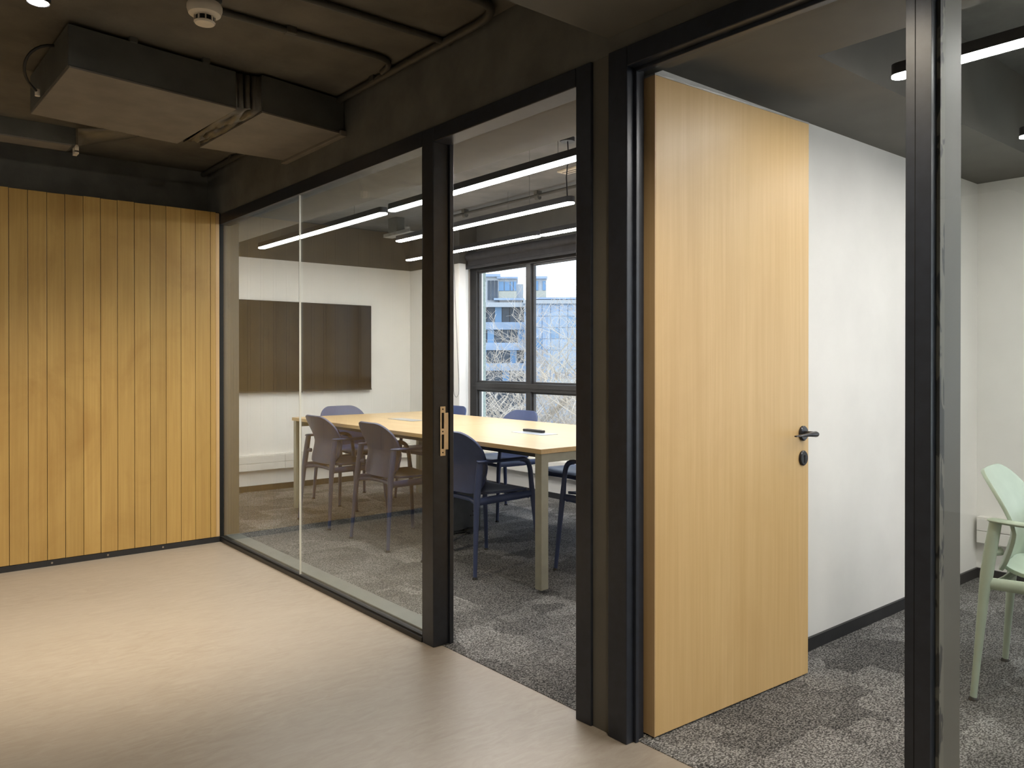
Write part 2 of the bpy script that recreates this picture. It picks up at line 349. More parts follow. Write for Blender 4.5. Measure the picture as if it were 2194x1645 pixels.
# strike plate on the jamb face at Y=2.758
sp = MB(); y0, y1 = 2.7555, 2.7602
sp.box(1.880, 1.887, y0, y1, 0.803, 1.011); sp.box(1.899, 1.906, y0, y1, 0.803, 1.011)
for z0, z1 in ((0.803, 0.832), (0.893, 0.918), (0.985, 1.011)): sp.box(1.887, 1.899, y0, y1, z0, z1)
sp.box(1.906, 1.921, y0, y1, 0.829, 0.984)
pl = sp.obj('strike_plate', M['steel'], d1)
B('latch_hole', 1.887, 1.899, 2.7592, 2.7606, 0.918, 0.985, M['hole'], d1)
B('latch_hole', 1.887, 1.899, 2.7592, 2.7606, 0.832, 0.893, M['hole'], d1)
for z in (0.817, 0.9055, 1.0):
    MB().lathe([(0.0005, 0), (0.0035, 0), (0.003, -0.0008), (0.0005, -0.001)], (1.893, y0-0.0002, z), 12, 'Y').obj('screw_hole', M['hole'], d1)
# door leaf of door 1, opened flat beside the dividing wall
B('door_leaf', 1.955, 2.80, 1.862, 1.906, 0.008, 2.11, M['doorw'], d1, bevel=0.002)
# ------------------------------------------------------------------ door 2 (open wooden door)
d2 = empty('door_2', (PX, 1.25, 0), 'black framed doorway with its pale wooden door standing open', 'door', kind=S)
B('door_jamb', PX-0.012, 1.925, 1.673, 1.753, 0, 2.186, M['frame'], d2, bevel=0.003)
B('door_stop', 1.875, 1.890, 1.662, 1.674, 0, 2.12, M['frame'], d2, bevel=0.002)
B('door_head', PX-0.012, 1.925, 0.764, 1.673, 2.122, 2.186, M['frame'], d2, bevel=0.003)
B('door_stop', 1.875, 1.890, 0.821, 1.673, 2.110, 2.123, M['frame'], d2, bevel=0.002)
B('head_lining', 1.925, PB, 0.764, 1.745, 2.135, 2.184, M['soffit'], d2)
B('door_jamb', PX-0.012, 1.925, 0.7645, 0.821, 0, 2.186, M['frame'], d2, bevel=0.0006)
B('jamb_joint', PX-0.0125, PX-0.0115, 0.799, 0.8005, 0, 2.12, M['hole'], d2)
ang = math.atan2(1.607-1.640, 2.795-1.938)
LM = Matrix.Translation((1.938, 1.640, 0)) @ Matrix.Rotation(ang, 4, 'Z')
LW = 0.858
def lbox(x0, x1, y0, y1, z0, z1): return MB().box(x0, x1, y0, y1, z0, z1, LM)
leaf = lbox(0.004, LW, 0, 0.048, 0.008, 2.108).obj('door_leaf', M['doorw'], d2, bevel=0.0015)
lbox(0, 0.004, 0.0, 0.048, 0.008, 2.108).obj('edge_lipping', M['doore'], d2)
lbox(0.0, LW, 0.0, 0.048, 2.108, 2.114).obj('top_strip', M['metal'], d2)
for z in (0.32, 1.1, 1.85):
    hb = MB(); hb.tube([(1.9275, 1.687, z-0.05), (1.9275, 1.687, z+0.05)], 0.007, 10)
    hb.obj('hinge', M['frame'], d2, smooth=True)
# handle: oval rose, neck, lever, escutcheon
def oval(c, rx, rz, t, name, mat, par, n=32):
    mb = MB(); prof = [(0.02, 0), (1.0, 0), (1.0, -0.6), (0.86, -1.0), (0.02, -1.0)]
    vs = []; k = len(prof)
    for r, h in prof:
        for j in range(n):
            a = 2*PI*j/n; vs.append(LM @ Vector((c[0]+rx*r*math.cos(a), c[1]+h*t, c[2]+rz*r*math.sin(a))))
    fs = [(i*n+j, i*n+(j+1) % n, (i+1)*n+(j+1) % n, (i+1)*n+j) for i in range(k-1) for j in range(n)]
    fs += [tuple(range(n)), tuple((k-1)*n+j for j in range(n))]
    return mb.add(vs, fs).obj(name, mat, par, smooth=True)
HX = 2.757-1.938
oval((HX, 0, 0.929), 0.0265, 0.0285, 0.010, 'handle_rose', M['handle'], d2)
hm = MB()
hm.tube([LM @ Vector(p) for p in ((HX, -0.008, 0.929), (HX, -0.045, 0.929), (HX-0.003, -0.058, 0.929))], [0.010, 0.010, 0.011], 14)
lev = [(HX+0.006, -0.052, 0.929), (HX-0.01, -0.060, 0.930), (HX-0.05, -0.060, 0.930), (HX-0.10, -0.056, 0.929), (HX-0.128, -0.053, 0.928)]
hm.tube([LM @ Vector(p) for p in lev], [0.012, 0.014, 0.011, 0.0085, 0.006], 14, ell=[0.8, 0.8, 0.65, 0.5, 0.45])
hm.obj('door_handle', M['handle'], d2, smooth=True)
es = oval((HX, 0, 0.835), 0.0255, 0.0285, 0.009, 'lock_escutcheon', M['handle'], d2)
kh = MB(); kh.box(HX-0.003, HX+0.003, -0.0098, -0.0085, 0.818, 0.838, LM)
kh.lathe([(0.0005, 0), (0.0055, 0), (0.0055, -0.001), (0.0005, -0.001)], tuple(LM @ Vector((HX, -0.009, 0.842))), 16, 'Y')
kh.obj('keyhole', M['hole'], d2)
# ------------------------------------------------------------------ right glazing
g2 = empty('window_2', (PX, 0.76, 0), 'black framed glass pane at the right in front of the green chair', 'glass partition', kind=S)
B('glass_pane', PX+0.003, PX+0.013, -0.62, 0.762, 0.025, 2.122, M['glass'], g2)
B('glass_pane', PX+0.003, PX+0.013, -1.45, -0.626, 0.025, 2.122, M['glass'], g2)
B('pane_joint', PX+0.004, PX+0.012, -0.6258, -0.6202, 0.025, 2.122, M['trunk'], g2)
B('head_rail', PX-0.008, PX+0.07, -1.45, 0.764, 2.117, 2.184, M['frame'], g2, bevel=0.002)
B('upper_lining', PX+0.07, PB, -1.45, 0.764, 2.15, 2.184, M['soffit'], g2)
B('floor_rail', PX-0.012, PX+0.03, -1.45, 0.764, 0, 0.022, M['rail'], g2, bevel=0.002)
B('sill_board', PX+0.032, PB, -1.45, 0.764, 0, 0.034, M['sill'], g2, bevel=0.003)
B('wall_post', 1.925, PB+0.005, 0.765, 0.821, 0, 2.184, M['olive'], g2)
B('side_lining', 1.893, PB, 0.757, 0.765, 0, 2.184, M['olive'], g2)
m, n, b = newmat('patchy_sealant_tape'); M['seal'] = m
v = coords(n, (1, 1, 0.35), 'World'); f = noise(n, v, 26, 3, 0.6, 0.52, 0.56, 0.5)
c = mixc(n, (0.16, 0.15, 0.12), (0.03, 0.03, 0.028), f); n.links.new(c, b.inputs['Base Color']); b.inputs['Roughness'].default_value = 0.6
B('sealant_strip', PX+0.014, 1.893, 0.756, 0.764, 0.03, 2.117, M['seal'], g2)
# ------------------------------------------------------------------ baseboards
B('baseboard_screen', PB, 4.49, 7.135, 7.15, 0.002, 0.055, M['base'], label='dark skirting below the screen wall', cat='baseboard', kind=S)
B('baseboard_window', 4.685, 4.70, 1.84, 6.25, 0.002, 0.05, M['base'], label='dark skirting below the meeting room window', cat='baseboard', kind=S)
B('baseboard_between', PB, 4.80, 1.733, 1.745, 0.002, 0.055, M['base'], label='dark skirting of the white wall behind the open door', cat='baseboard', kind=S)
B('baseboard_end', 4.785, 4.80, -4.0, 1.733, 0.002, 0.055, M['base'], label='dark skirting of the end wall behind the green chair', cat='baseboard', kind=S)
# ------------------------------------------------------------------ exterior window of the meeting room
w3 = empty('window_3', (4.7, 4.2, 0), 'dark framed four light window over the long table', 'window', kind=S)
FX0, FX1 = 4.695, 4.76
B('outer_frame', FX0, FX1, 6.246, 6.357, 0.56, 2.135, M['winframe'], w3, bevel=0.003)
B('outer_frame', FX0, FX1, 1.90, 6.246, 2.092, 2.135, M['winframe'], w3, bevel=0.003)
B('outer_frame', FX0, FX1, 1.90, 6.246, 0.56, 0.63, M['winframe'], w3, bevel=0.003)
mul = [5.447, 4.60, 3.753, 2.906]
B('transom', FX0-0.01, FX1, 1.90, 6.246, 0.925, 0.998, M['winframe'], w3, bevel=0.004)
B('transom_lip', FX0-0.018, FX0-0.008, 1.90, 6.30, 0.955, 0.962, M['winframe'], w3)
ys = [6.246]
for yc in mul:
    B('mullion', FX0-0.004, FX1, yc-0.02, yc+0.046, 0.63, 2.092, M['winframe'], w3, bevel=0.003)
    ys.append(yc)
ys.append(1.95)
for i in range(len(ys)-1):
    ya, yb = ys[i+1]+(0.046 if i < 4 else 0), ys[i]-(0.02 if i else 0)
    for z0, z1 in ((0.63, 0.925), (0.998, 2.092)):
        fr = MB(); t = 0.018
        fr.box(4.715, 4.745, ya, ya+t, z0, z1); fr.box(4.715, 4.745, yb-t, yb, z0, z1)
        fr.box(4.715, 4.745, ya+t, yb-t, z0, z0+t); fr.box(4.715, 4.745, ya+t, yb-t, z1-t, z1)
        s_ = fr.obj('sash', M['winframe'], w3, bevel=0.002)
        B('pane', 4.728, 4.733, ya+t, yb-t, z0+t, z1-t, M['wglass'], s_)
B('window_sill', 4.655, 4.70, 1.86, 6.25, 0.53, 0.56, M['trunk'], w3, bevel=0.004)
# roller blind
rb = empty('roller_blind', (4.6, 4.2, 2.2), 'charcoal roller blind rolled up above the meeting room window', 'blind')
MB().tube([(4.60, 6.36, 2.225), (4.60, 2.0, 2.225)], 0.042, 20).obj('blind_roll', M['blind'], rb, smooth=True)
B('bottom_bar', 4.585, 4.60, 2.02, 6.31, 2.108, 2.135, M['blind'], rb, bevel=0.004)
B('blind_fabric', 4.590, 4.594, 2.03, 6.30, 2.13, 2.20, M['blind'], rb)
for yy in (6.375, 1.985): B('end_bracket', 4.56, 4.70, yy-0.012, yy+0.012, 2.165, 2.275, M['winframe'], rb, bevel=0.003)
ch = []
for i in range(33):
    t = i/32
    if t < 0.4: p = (4.545+0.03*0, 6.335-0.0*t, 2.2-(2.2-0.93)*(t/0.4))
    elif t < 0.6:
        a = (t-0.4)/0.2*PI; p = (4.545, 6.29+0.045*math.cos(a), 0.93-0.075*math.sin(a))
    else: p = (4.545, 6.245+0.09*((t-0.6)/0.4)**1.0, 0.93+(2.2-0.93)*((t-0.6)/0.4))
    ch.append((p[0]-0.065, p[1], p[2]))
MB().tube(ch, 0.0022, 6).obj('pull_cord', M['cord'], rb, smooth=True)
# ------------------------------------------------------------------ cable trunking
def trunking(name, axis, fixed, a, b_, z0, joints, label, depth=0.05):
    r = empty(name, ((a+b_)/2, fixed, z0) if axis == 'X' else (fixed, (a+b_)/2, z0), label, 'cable trunking')
    cuts = [a]+joints+[b_]
    for i in range(len(cuts)-1):
        for (za, zb, dd) in ((0.0, 0.066, depth), (0.068, 0.135, depth)):
            if axis == 'X': B('cover', cuts[i]+0.0008, cuts[i+1]-0.0008, fixed-dd, fixed, z0+za, z0+zb, M['trunk'], r, bevel=0.003)
            else: B('cover', fixed-dd, fixed, cuts[i]+0.0008, cuts[i+1]-0.0008, z0+za, z0+zb, M['trunk'], r, bevel=0.003)
    if axis == 'X': B('top_lip', a, b_, fixed-depth+0.008, fixed, z0+0.135, z0+0.142, M['trunk'], r, bevel=0.002)
    else: B('top_lip', fixed-depth+0.008, fixed, a, b_, z0+0.135, z0+0.142, M['trunk'], r, bevel=0.002)
    return r
trunking('cable_trunking', 'X', 7.15, PB+0.01, 4.48, 0.197, [3.08, 4.1], 'white two channel cable trunking on the wall below the black screen')
trunking('cable_trunking', 'Y', 4.70, 1.86, 6.24, 0.197, [3.6, 5.18], 'white cable trunking below the meeting room window')
trunking('cable_trunking', 'Y', 4.80, -2.15, 1.725, 0.205, [0.4], 'white cable trunking on the end wall behind the green chair', 0.06)
# ------------------------------------------------------------------ screen
tv = empty('wall_screen_display', (3.23, 7.15, 0.91), 'large black wall mounted flat screen seen through the glass', 'television')
tv.name = 'television'; LOC['television'] = (3.23, 7.15, 0.91)
B('housing', 2.47, 4.000, 7.098, 7.125, 0.917, 1.769, M['tvbody'], tv, bevel=0.006)
B('display', 2.476, 3.994, 7.094, 7.0985, 0.930, 1.763, M['screen'], tv)
B('bezel', 2.47, 4.000, 7.0935, 7.0975, 0.917, 0.929, M['tvbody'], tv, bevel=0.001)
B('wall_bracket', 2.9, 3.55, 7.125, 7.149, 1.15, 1.55, M['tvbody'], tv)
B('status_light', 3.22, 3.25, 7.092, 7.095, 0.908, 0.917, M['tvbody'], tv)
# ------------------------------------------------------------------ tables
def table(y0, y1, label, plateY, first):
    cx, cy = 3.31, (y0+y1)/2
    t = empty('meeting_table', (cx, cy, 0), label, 'table', 'two oak topped tables pushed end to end')
    B('tabletop', 2.69, 3.93, y0, y1, 0.725, 0.75, M['table'], t, bevel=0.0015)
    ye = y0 if first else y1; s = 1 if first else -1
    ya, yb = sorted((ye+s*0.008, ye+s*0.058))
    for xa in (2.70, 3.87):
        l = B('leg', xa, xa+0.05, ya, yb, 0.018, 0.725, M['leg'], t, bevel=0.003)
        MB().lathe([(0.002, 0.002), (0.017, 0.002), (0.017, 0.010), (0.006, 0.012), (0.006, 0.018), (0.002, 0.018)], (xa+0.025, (ya+yb)/2, 0), 14).obj('foot', M['glide'], l, smooth=True)
    B('end_rail', 2.75, 3.87, ya+0.004, yb-0.004, 0.677, 0.725, M['leg'], t, bevel=0.003)
    yi = (y1 if first else y0)
    for xa in (2.86, 3.72):
        B('side_rail', xa, xa+0.04, min(ye+s*0.058, yi), max(ye+s*0.058, yi), 0.675, 0.725, M['under'], t, bevel=0.002)
    p = B('cable_flap', 3.20, 3.33, plateY[0], plateY[1], 0.7502, 0.7525, M['plate'], t, bevel=0.0008)
    if not first:
        MB().lathe([(0.001, 0), (0.03, 0), (0.028, 0.004), (0.001, 0.005)], (3.32, sum(plateY)/2, 0.752), 20).obj('brush_outlet', M['trunk'], p, smooth=True)
    return t
ta = table(3.03, 4.549, 'oak topped meeting table with square steel legs, the half nearest the doorway', (3.59, 3.89), True)
tb = table(4.552, 6.07, 'oak topped meeting table half in front of the black screen', (5.08, 5.42), False)
pe = empty('cable_pedestal', (3.2, 4.54, 0), 'dark grey boxed cable pedestal under the joint of the tables', 'pedestal')
B('side_panel', 3.05, 3.385, 4.46, 4.468, 0.03, 0.67, M['under'], pe, bevel=0.001)
B('casing', 3.05, 3.385, 4.468, 4.62, 0.01, 0.67, M['under'], pe, bevel=0.002)
for dx, dz in ((0, 0), (0.022, 0), (0.022, 0.028)):
    MB().lathe([(0.0005, 0), (0.006, 0), (0.006, -0.0015), (0.0005, -0.0015)], (3.30+dx, 4.4598, 0.12+dz), 10, 'Y').obj('bolt_hole', M['hole'], pe)
cb = MB()
pts = []
for i in range(40):
    a = i*0.75; pts.append((3.27+0.035*math.cos(a)+0.01*math.sin(2.3*a), 4.43+0.018*math.sin(a), 0.016+0.022*(0.5+0.5*math.sin(i*0.9))))
cb.tube(pts, 0.006, 7)
tag(cb.obj('cable_bundle', M['glide'], smooth=True), 'small tangle of black cable on the carpet by the cable pedestal', 'cable')
rc = empty('remote_control', (3.312, 3.8, 0.7525), 'slim black remote control lying on the near table flap', 'remote control')
B('casing', 3.297, 3.327, 3.705, 3.892, 0.7528, 0.768, M['glide'], rc, bevel=0.004)
B('button_pad', 3.303, 3.321, 3.73, 3.86, 0.768, 0.7695, M['tvbody'], rc, bevel=0.0005)
# ------------------------------------------------------------------ chairs
def outline_w(z, z0, z1, W0, W1, rb_, rt):
    t = (z-z0)/(z1-z0); W = W0+(W1-W0)*min(1, t*1.3)
    if z > z1-rt: d = z-(z1-rt); W = W-rt+math.sqrt(max(0, rt*rt-d*d))
    if z < z0+rb_: d = (z0+rb_)-z; W = W-rb_+math.sqrt(max(0, rb_*rb_-d*d))
    return W
def shell(rows, name, mat, parent, thick):
    me = bpy.data.meshes.new(name); vs = [p for r in rows for p in r]; nc = len(rows[0])
    fs = [(i*nc+j, i*nc+j+1, (i+1)*nc+j+1, (i+1)*nc+j) for i in range(len(rows)-1) for j in range(nc-1)]
    me.from_pydata(vs, [], fs); me.update(); me.materials.append(mat)
    for p in me.polygons: p.use_smooth = True
    o = bpy.data.objects.new(name, me); COL.objects.link(o); o.parent = parent
    md = o.modifiers.new('solid', 'SOLIDIFY'); md.thickness = thick; md.offset = 0
    md = o.modifiers.new('bevel', 'BEVEL'); md.width = thick*0.32; md.segments = 2; md.limit_method = 'ANGLE'; md.angle_limit = math.radians(50)
    md = o.modifiers.new('split', 'EDGE_SPLIT'); md.split_angle = math.radians(45)
    return o
def bez(p0, p1, p2, p3, n=8):
    out = []
    for i in range(n+1):
        t = i/n; out.append(tuple((1-t)**3*a+3*(1-t)**2*t*b_+3*(1-t)*t*t*c_+t**3*d for a, b_, c_, d in zip(p0, p1, p2, p3)))
    return out
def make_chair(name, mat, label, group):
    t = empty(name, (0, 0, 0), label, 'chair', group)
    # backrest shell, local x forward
    z0, z1 = 0.452, 0.804; rows = []
    for i in range(21):
        u = i/20; z = z0+(z1-z0)*(0.5-0.5*math.cos(PI*u))
        Wd = outline_w(z, z0, z1, 0.206, 0.222, 0.072, 0.125)
        k = (z-z0)/(z1-z0)
        xc = -0.196+0.046*math.sin(min(k, 0.62)/0.62*PI/2) - 0.106*max(0, k-0.40)**1.25/0.6**1.25
        rows.append([(xc+0.030*(s_/8*Wd/0.21)**2, s_/8*Wd, z) for s_ in range(-8, 9)])
    shell(rows, 'backrest', mat, t, 0.013)
    # seat
    rows = []
    x0, x1 = -0.185, 0.225
    for i in range(19):
        u = i/18; x = x0+(x1-x0)*(0.5-0.5*math.cos(PI*u))
        Wd = outline_w(x, x0, x1, 0.172, 0.208, 0.10, 0.07)
        rows.append([(x, s_/8*Wd, 0.447-0.014*math.exp(-((x-0.0)/0.13)**2)*(1-(s_/8)**2) + (0.012*max(0, (-0.11-x)/0.075)) - 0.018*max(0, (x-0.17)/0.055)**2 + 0.006*(s_/8)**4) for s_ in range(-8, 9)])
    shell(rows, 'seat', mat, t, 0.013)
    fr = MB()   # seat frame: side rails and two cross bars
    for sg in (-1, 1):
        fr.tube([(-0.205, sg*0.222, 0.418), (-0.08, sg*0.208, 0.418), (0.10, sg*0.210, 0.420), (0.200, sg*0.220, 0.424)], [0.014]*4, 10, ell=[1.5, 1.6, 1.6, 1.4])
    fr.tube([(-0.200, -0.222, 0.405), (-0.17, -0.12, 0.418), (-0.165, 0, 0.420), (-0.17, 0.12, 0.418), (-0.200, 0.222, 0.405)], [0.013]*5, 8)
    fr.tube([(0.185, -0.215, 0.410), (0.185, 0, 0.414), (0.185, 0.215, 0.410)], [0.013]*3, 8)
    fr.obj('seat_frame', mat, t, smooth=True)
    for sg in (-1, 1): MB().tube([(-0.196, sg*0.224, 0.53), (-0.172, sg*0.190, 0.53)], 0.015, 8).obj('back_mount', mat, t, smooth=True)
    for sg in (-1, 1):
        rl = MB().tube([(-0.243, sg*0.250, 0.012), (-0.232, sg*0.241, 0.16), (-0.215, sg*0.228, 0.385), (-0.208, sg*0.224, 0.45), (-0.195, sg*0.221, 0.55), (-0.182, sg*0.219, 0.636)],
            [0.0110, 0.0130, 0.0160, 0.0175, 0.0175, 0.0165], 12, ell=[1, 1, 1.1, 1.2, 1.2, 1.2]).obj('leg', mat, t, smooth=True)
        gl = MB().lathe([(0.002, 0), (0.016, 0), (0.015, 0.006), (0.010, 0.013), (0.002, 0.013)], (-0.244, sg*0.2505, 0.002), 12).obj('glide', M['glide'], rl, smooth=True)
        fl_ = MB().tube([(0.243, sg*0.248, 0.012), (0.232, sg*0.240, 0.16), (0.215, sg*0.228, 0.37), (0.207, sg*0.224, 0.44)]+bez((0.200, sg*0.224, 0.50), (0.19, sg*0.224, 0.585), (0.185, sg*0.226, 0.63), (0.115, sg*0.230, 0.634), 8),
            [0.0110, 0.0130, 0.0160, 0.0170]+[0.0145]*9, 12).obj('leg', mat, t, smooth=True)
        gl = MB().lathe([(0.002, 0), (0.016, 0), (0.015, 0.006), (0.010, 0.013), (0.002, 0.013)], (0.244, sg*0.2485, 0.002), 12).obj('glide', M['glide'], fl_, smooth=True)
        am = MB().tube([(0.125, sg*0.230, 0.636), (0.06, sg*0.232, 0.638), (-0.03, sg*0.232, 0.638), (-0.11, sg*0.229, 0.639), (-0.165, sg*0.223, 0.641), (-0.194, sg*0.219, 0.642), (-0.206, sg*0.218, 0.642)],
            [0.014, 0.016, 0.018, 0.020, 0.0235, 0.021, 0.010], 14, ell=[0.85, 0.6, 0.5, 0.45, 0.4, 0.4, 0.4]).obj('armrest', mat, t, smooth=True)
    return t
GN = 'near side of the meeting table'
chA = make_chair('armchair', M['blue'], 'dark blue plastic armchair on the near side of the table, next to the screen wall', 'blue armchairs around the meeting table')
def place(o, x, y, rz, label=None):
    o.location = (x, y, 0.0); o.rotation_euler = (0, 0, rz)
    if label: o['label'] = label
place(chA, 2.81, 5.41, 0)
place(copy_tree(chA), 2.80, 4.57, math.radians(-1), 'dark blue plastic armchair behind the glass, middle of the three on the near side')
place(copy_tree(chA), 2.84, 3.735, math.radians(1.5), 'dark blue plastic armchair seen through the doorway with its back to the glass')
place(copy_tree(chA), 3.87, 5.77, PI, 'dark blue armchair beside the window pier, only its back showing over the table')
place(copy_tree(chA), 3.91, 4.87, PI, 'dark blue armchair in front of the window with its back showing over the table')
place(copy_tree(chA), 3.91, 3.93, PI, 'dark blue armchair on the window side, mostly hidden by the right door frame')
place(copy_tree(chA), 3.30, 6.19, -PI/2, 'dark blue armchair at the head of the table under the black screen')
place(copy_tree(chA), 3.33, 3.02+0.08, PI/2, 'dark blue armchair at the table end nearest the doorway, cut off by the frame')
chG = make_chair('armchair', M['green'], 'pale sage green plastic armchair behind the right glass pane', None)
fa = math.atan2(-0.455, 0.059)
chG.location = (3.317, 0.905, 0.0); chG.rotation_euler = (0, 0, math.atan2(-0.99, 0.129)); del_ = None
# ------------------------------------------------------------------ suspended light strips
def strip(x, y0, y1, z, slab, label, group, cable=None):
    r = empty('pendant_light', (x, (y0+y1)/2, z), label, 'light', group)
    hw = 0.032; n_ = 10
    def cap(mb, hw, z0, z1):
        poly = [(x+hw*math.cos(-PI+PI*i/n_), y0+hw+hw*math.sin(-PI+PI*i/n_)) for i in range(n_+1)] + [(x+hw*math.cos(PI*i/n_), y1-hw+hw*math.sin(PI*i/n_)) for i in range(n_+1)]
        mb.prism(poly, z0, z1)
    mb = MB(); cap(mb, hw, z+0.006, z+0.042); mb.obj('housing', M['lampbody'], r, smooth=True)
    mb = MB(); cap(mb, hw-0.003, z, z+0.0065); mb.obj('diffuser', M['strip'], r)
    L = y1-y0
    for yy in ((y0+L*0.2, y0+L*0.8) if L > 1.3 else (y0+L*0.5,)):
        MB().tube([(x, yy, z+0.04), (x, yy, slab)], 0.0011, 5).obj('suspension_wire', M['cord'], r)
    if cable is not None:
        yy, = cable
        MB().tube([(x, yy, z+0.04), (x+0.02, yy+0.03, z+0.17), (x-0.02, yy-0.03, z+0.28), (x, yy, slab)], 0.004, 6).obj('power_cable', M['lampbody'], r, smooth=True)
        MB().lathe([(0.01, 0), (0.045, 0), (0.045, 0.025), (0.01, 0.025)], (x, yy, slab-0.025), 18).obj('ceiling_rose', M['lampbody'], r, smooth=True)
G1 = 'linear pendants over the meeting table'
for x, y0, y1, lb, cbl in (
    (2.59, 4.42, 6.465, 'long black light strip nearest the glass, left half', None),
    (2.585, 2.40, 4.345, 'long black light strip nearest the doorway, the highest one in the doorway view', (2.62,)),
    (3.285, 3.41, 5.41, 'middle black light strip over the table, running full across the doorway', (3.46,)),
    (3.965, 4.485, 6.36, 'black light strip beside the window, left piece', None),
    (3.965, 2.35, 4.462, 'black light strip beside the window, right piece', None)):
    strip(x, y0, y1, 2.15, 2.55, lb, G1, cbl)
G2 = 'linear pendants in the room with the green chair'
strip(2.68, -0.85, 1.238, 2.15, 2.55, 'black light strip half hidden by the right black post', G2, (1.13,))
strip(2.68, -3.05, -0.93, 2.15, 2.55, 'added unseen black light strip in the row nearest the partition, outside the view', G2, None)  # this and the next strip are added unseen to brighten lower walls and door
strip(3.81, -3.05, -0.93, 2.15, 2.55, 'added unseen black light strip in the far row, outside the view', G2, None)
strip(3.81, -0.85, 1.221, 2.15, 2.55, 'black light strip at the far right edge of the picture', G2, None)
# ------------------------------------------------------------------ room ceiling services
pc = empty('ceiling_pipe', (4.12, 4.2, 2.52), 'thin grey pipe with clamps running along the meeting room slab', 'pipe')
MB().tube([(4.13, 6.3, 2.515), (4.13, 2.0, 2.515)], 0.012, 10).obj('pipe', M['roomdark'], pc, smooth=True)
for yy in (5.665, 4.69, 3.7, 2.7):
    q = MB(); q.box(4.105, 4.155, yy-0.02, yy+0.02, 2.522, 2.55); q.lathe([(0.005, -0.02), (0.021, -0.02), (0.021, 0.02), (0.005, 0.02)], (4.13, yy, 2.50), 12, 'Y'); q.obj('clamp', M['dark'], pc)
vt = empty('slot_vent', (3.86, 3.8, 2.55), 'small cream slotted air vent in the meeting room ceiling', 'vent')
B('frame', 3.80, 3.90, 3.55, 4.11, 2.538, 2.55, M['cream'], vt, bevel=0.002)
for xx in (3.83, 3.868): B('slot', xx, xx+0.006, 3.57, 4.09, 2.5365, 2.539, M['hole'], vt)
bk = empty('ceiling_bracket', (3.93, 6.4, 2.4), 'dark ceiling box carrying a pale metal angle bracket near the window', 'bracket')
B('mount_box', 3.84, 3.93, 6.35, 6.50, 2.42, 2.55, M['dark'], bk, bevel=0.004)
B('angle_plate', 3.86, 3.96, 6.15, 6.62, 2.39, 2.395, M['metal'], bk)
B('angle_plate', 3.86, 3.865, 6.15, 6.62, 2.395, 2.42, M['metal'], bk)
MB().lathe([(0.002, 0), (0.022, 0), (0.024, 0.02), (0.01, 0.035), (0.002, 0.035)], (3.88, 6.22, 2.42), 14).obj('knob', M['metal'], bk, smooth=True)
cg = empty('hanging_connector', (4.1, 1.28, 2.3), 'grey cable loop with a plug hanging from the recess at the right edge', 'cable')
pts = bez((3.62, 1.02, 2.33), (3.52, 1.08, 2.30), (3.46, 1.06, 2.22), (3.56, 1.02, 2.21), 12)
MB().tube(pts, 0.006, 8).obj('cable', M['metal'], cg, smooth=True)
MB().lathe([(0.003, 0), (0.018, 0), (0.018, 0.03), (0.003, 0.03)], (3.625, 1.02, 2.325), 14).obj('gland', M['metal'], cg, smooth=True)
B('plug', 3.56, 3.68, 0.98, 1.03, 2.20, 2.235, M['metal'], cg, bevel=0.004)
MB().tube([(3.625, 1.02, 2.355), (3.625, 1.02, 2.55)], 0.004, 6).obj('drop_rod', M['dark'], cg)
# ------------------------------------------------------------------ corridor ceiling services
def pipe(name, pts, r, label, clamps=()):
    o = empty(name, pts[0], label, 'conduit')
    MB().tube(pts, r, 10).obj('conduit', M['pipe'], o, smooth=True)
    for c_ in clamps: B('saddle', c_[0]-0.02, c_[0]+0.02, c_[1]-0.02, c_[1]+0.02, 2.483, 2.511, M['pipe'], o, bevel=0.003)
    return o
pipe('ceiling_conduit', [(1.82, 5.56, 2.49), (1.82, 2.50, 2.49)]+bez((1.82, 2.45, 2.49), (1.82, 2.31, 2.49), (1.79, 2.25, 2.49), (1.68, 2.245, 2.49), 8)+[(0.2, 2.24, 2.49)], 0.017,
     'dark painted conduit along the bulkhead, bending into the corridor', ((1.82, 3.2), (1.82, 5.0)))
pipe('ceiling_conduit', [(-0.6, 2.64, 2.495), (1.85, 2.64, 2.495)], 0.013, 'dark straight conduit crossing the slab between two bent ones', ((0.9, 2.64),))
pipe('ceiling_conduit', [(1.0, 2.94, 2.495), (1.62, 2.945, 2.495)]+bez((1.66, 2.945, 2.495), (1.75, 2.95, 2.495), (1.79, 2.98, 2.495), (1.795, 3.09, 2.492), 8), 0.013,
     'dark bent conduit running from the smoke detector to the bulkhead', ((1.3, 2.943),))
# fan coil duct
dk = empty('air_duct', (1.2, 3.9, 2.325), 'dark painted rectangular air duct hanging below the slab', 'duct')
def hexa(mb, q, z0, z1): return mb.prism(q, z0, z1)
A_, B_, C_, D_ = (0.611, 3.41), (1.291, 3.499), (1.259, 4.239), (0.592, 4.152)
hexa(MB(), [A_, B_, C_, D_], 2.333, 2.495).obj('casing', M['duct'], dk, bevel=0.004)
hexa(MB(), [(A_[0]+0.004, A_[1]-0.004), (B_[0], B_[1]-0.004), (C_[0], C_[1]+0.004), (D_[0]+0.004, D_[1]+0.004)], 2.325, 2.333).obj('access_panel', M['ductlow'], dk, bevel=0.001)
E_, F_, G_, H_ = (1.40, 3.476), (1.853, 3.555), (1.853, 4.215), (1.375, 4.245)
hexa(MB(), [E_, F_, G_, H_], 2.333, 2.50).obj('outlet_section', M['duct'], dk, bevel=0.004)
hexa(MB(), [(E_[0], E_[1]-0.003), (F_[0], F_[1]-0.003), (F_[0], G_[1]+0.003), (H_[0], H_[1]+0.003)], 2.326, 2.333).obj('underside_panel', M['ductlow'], dk)
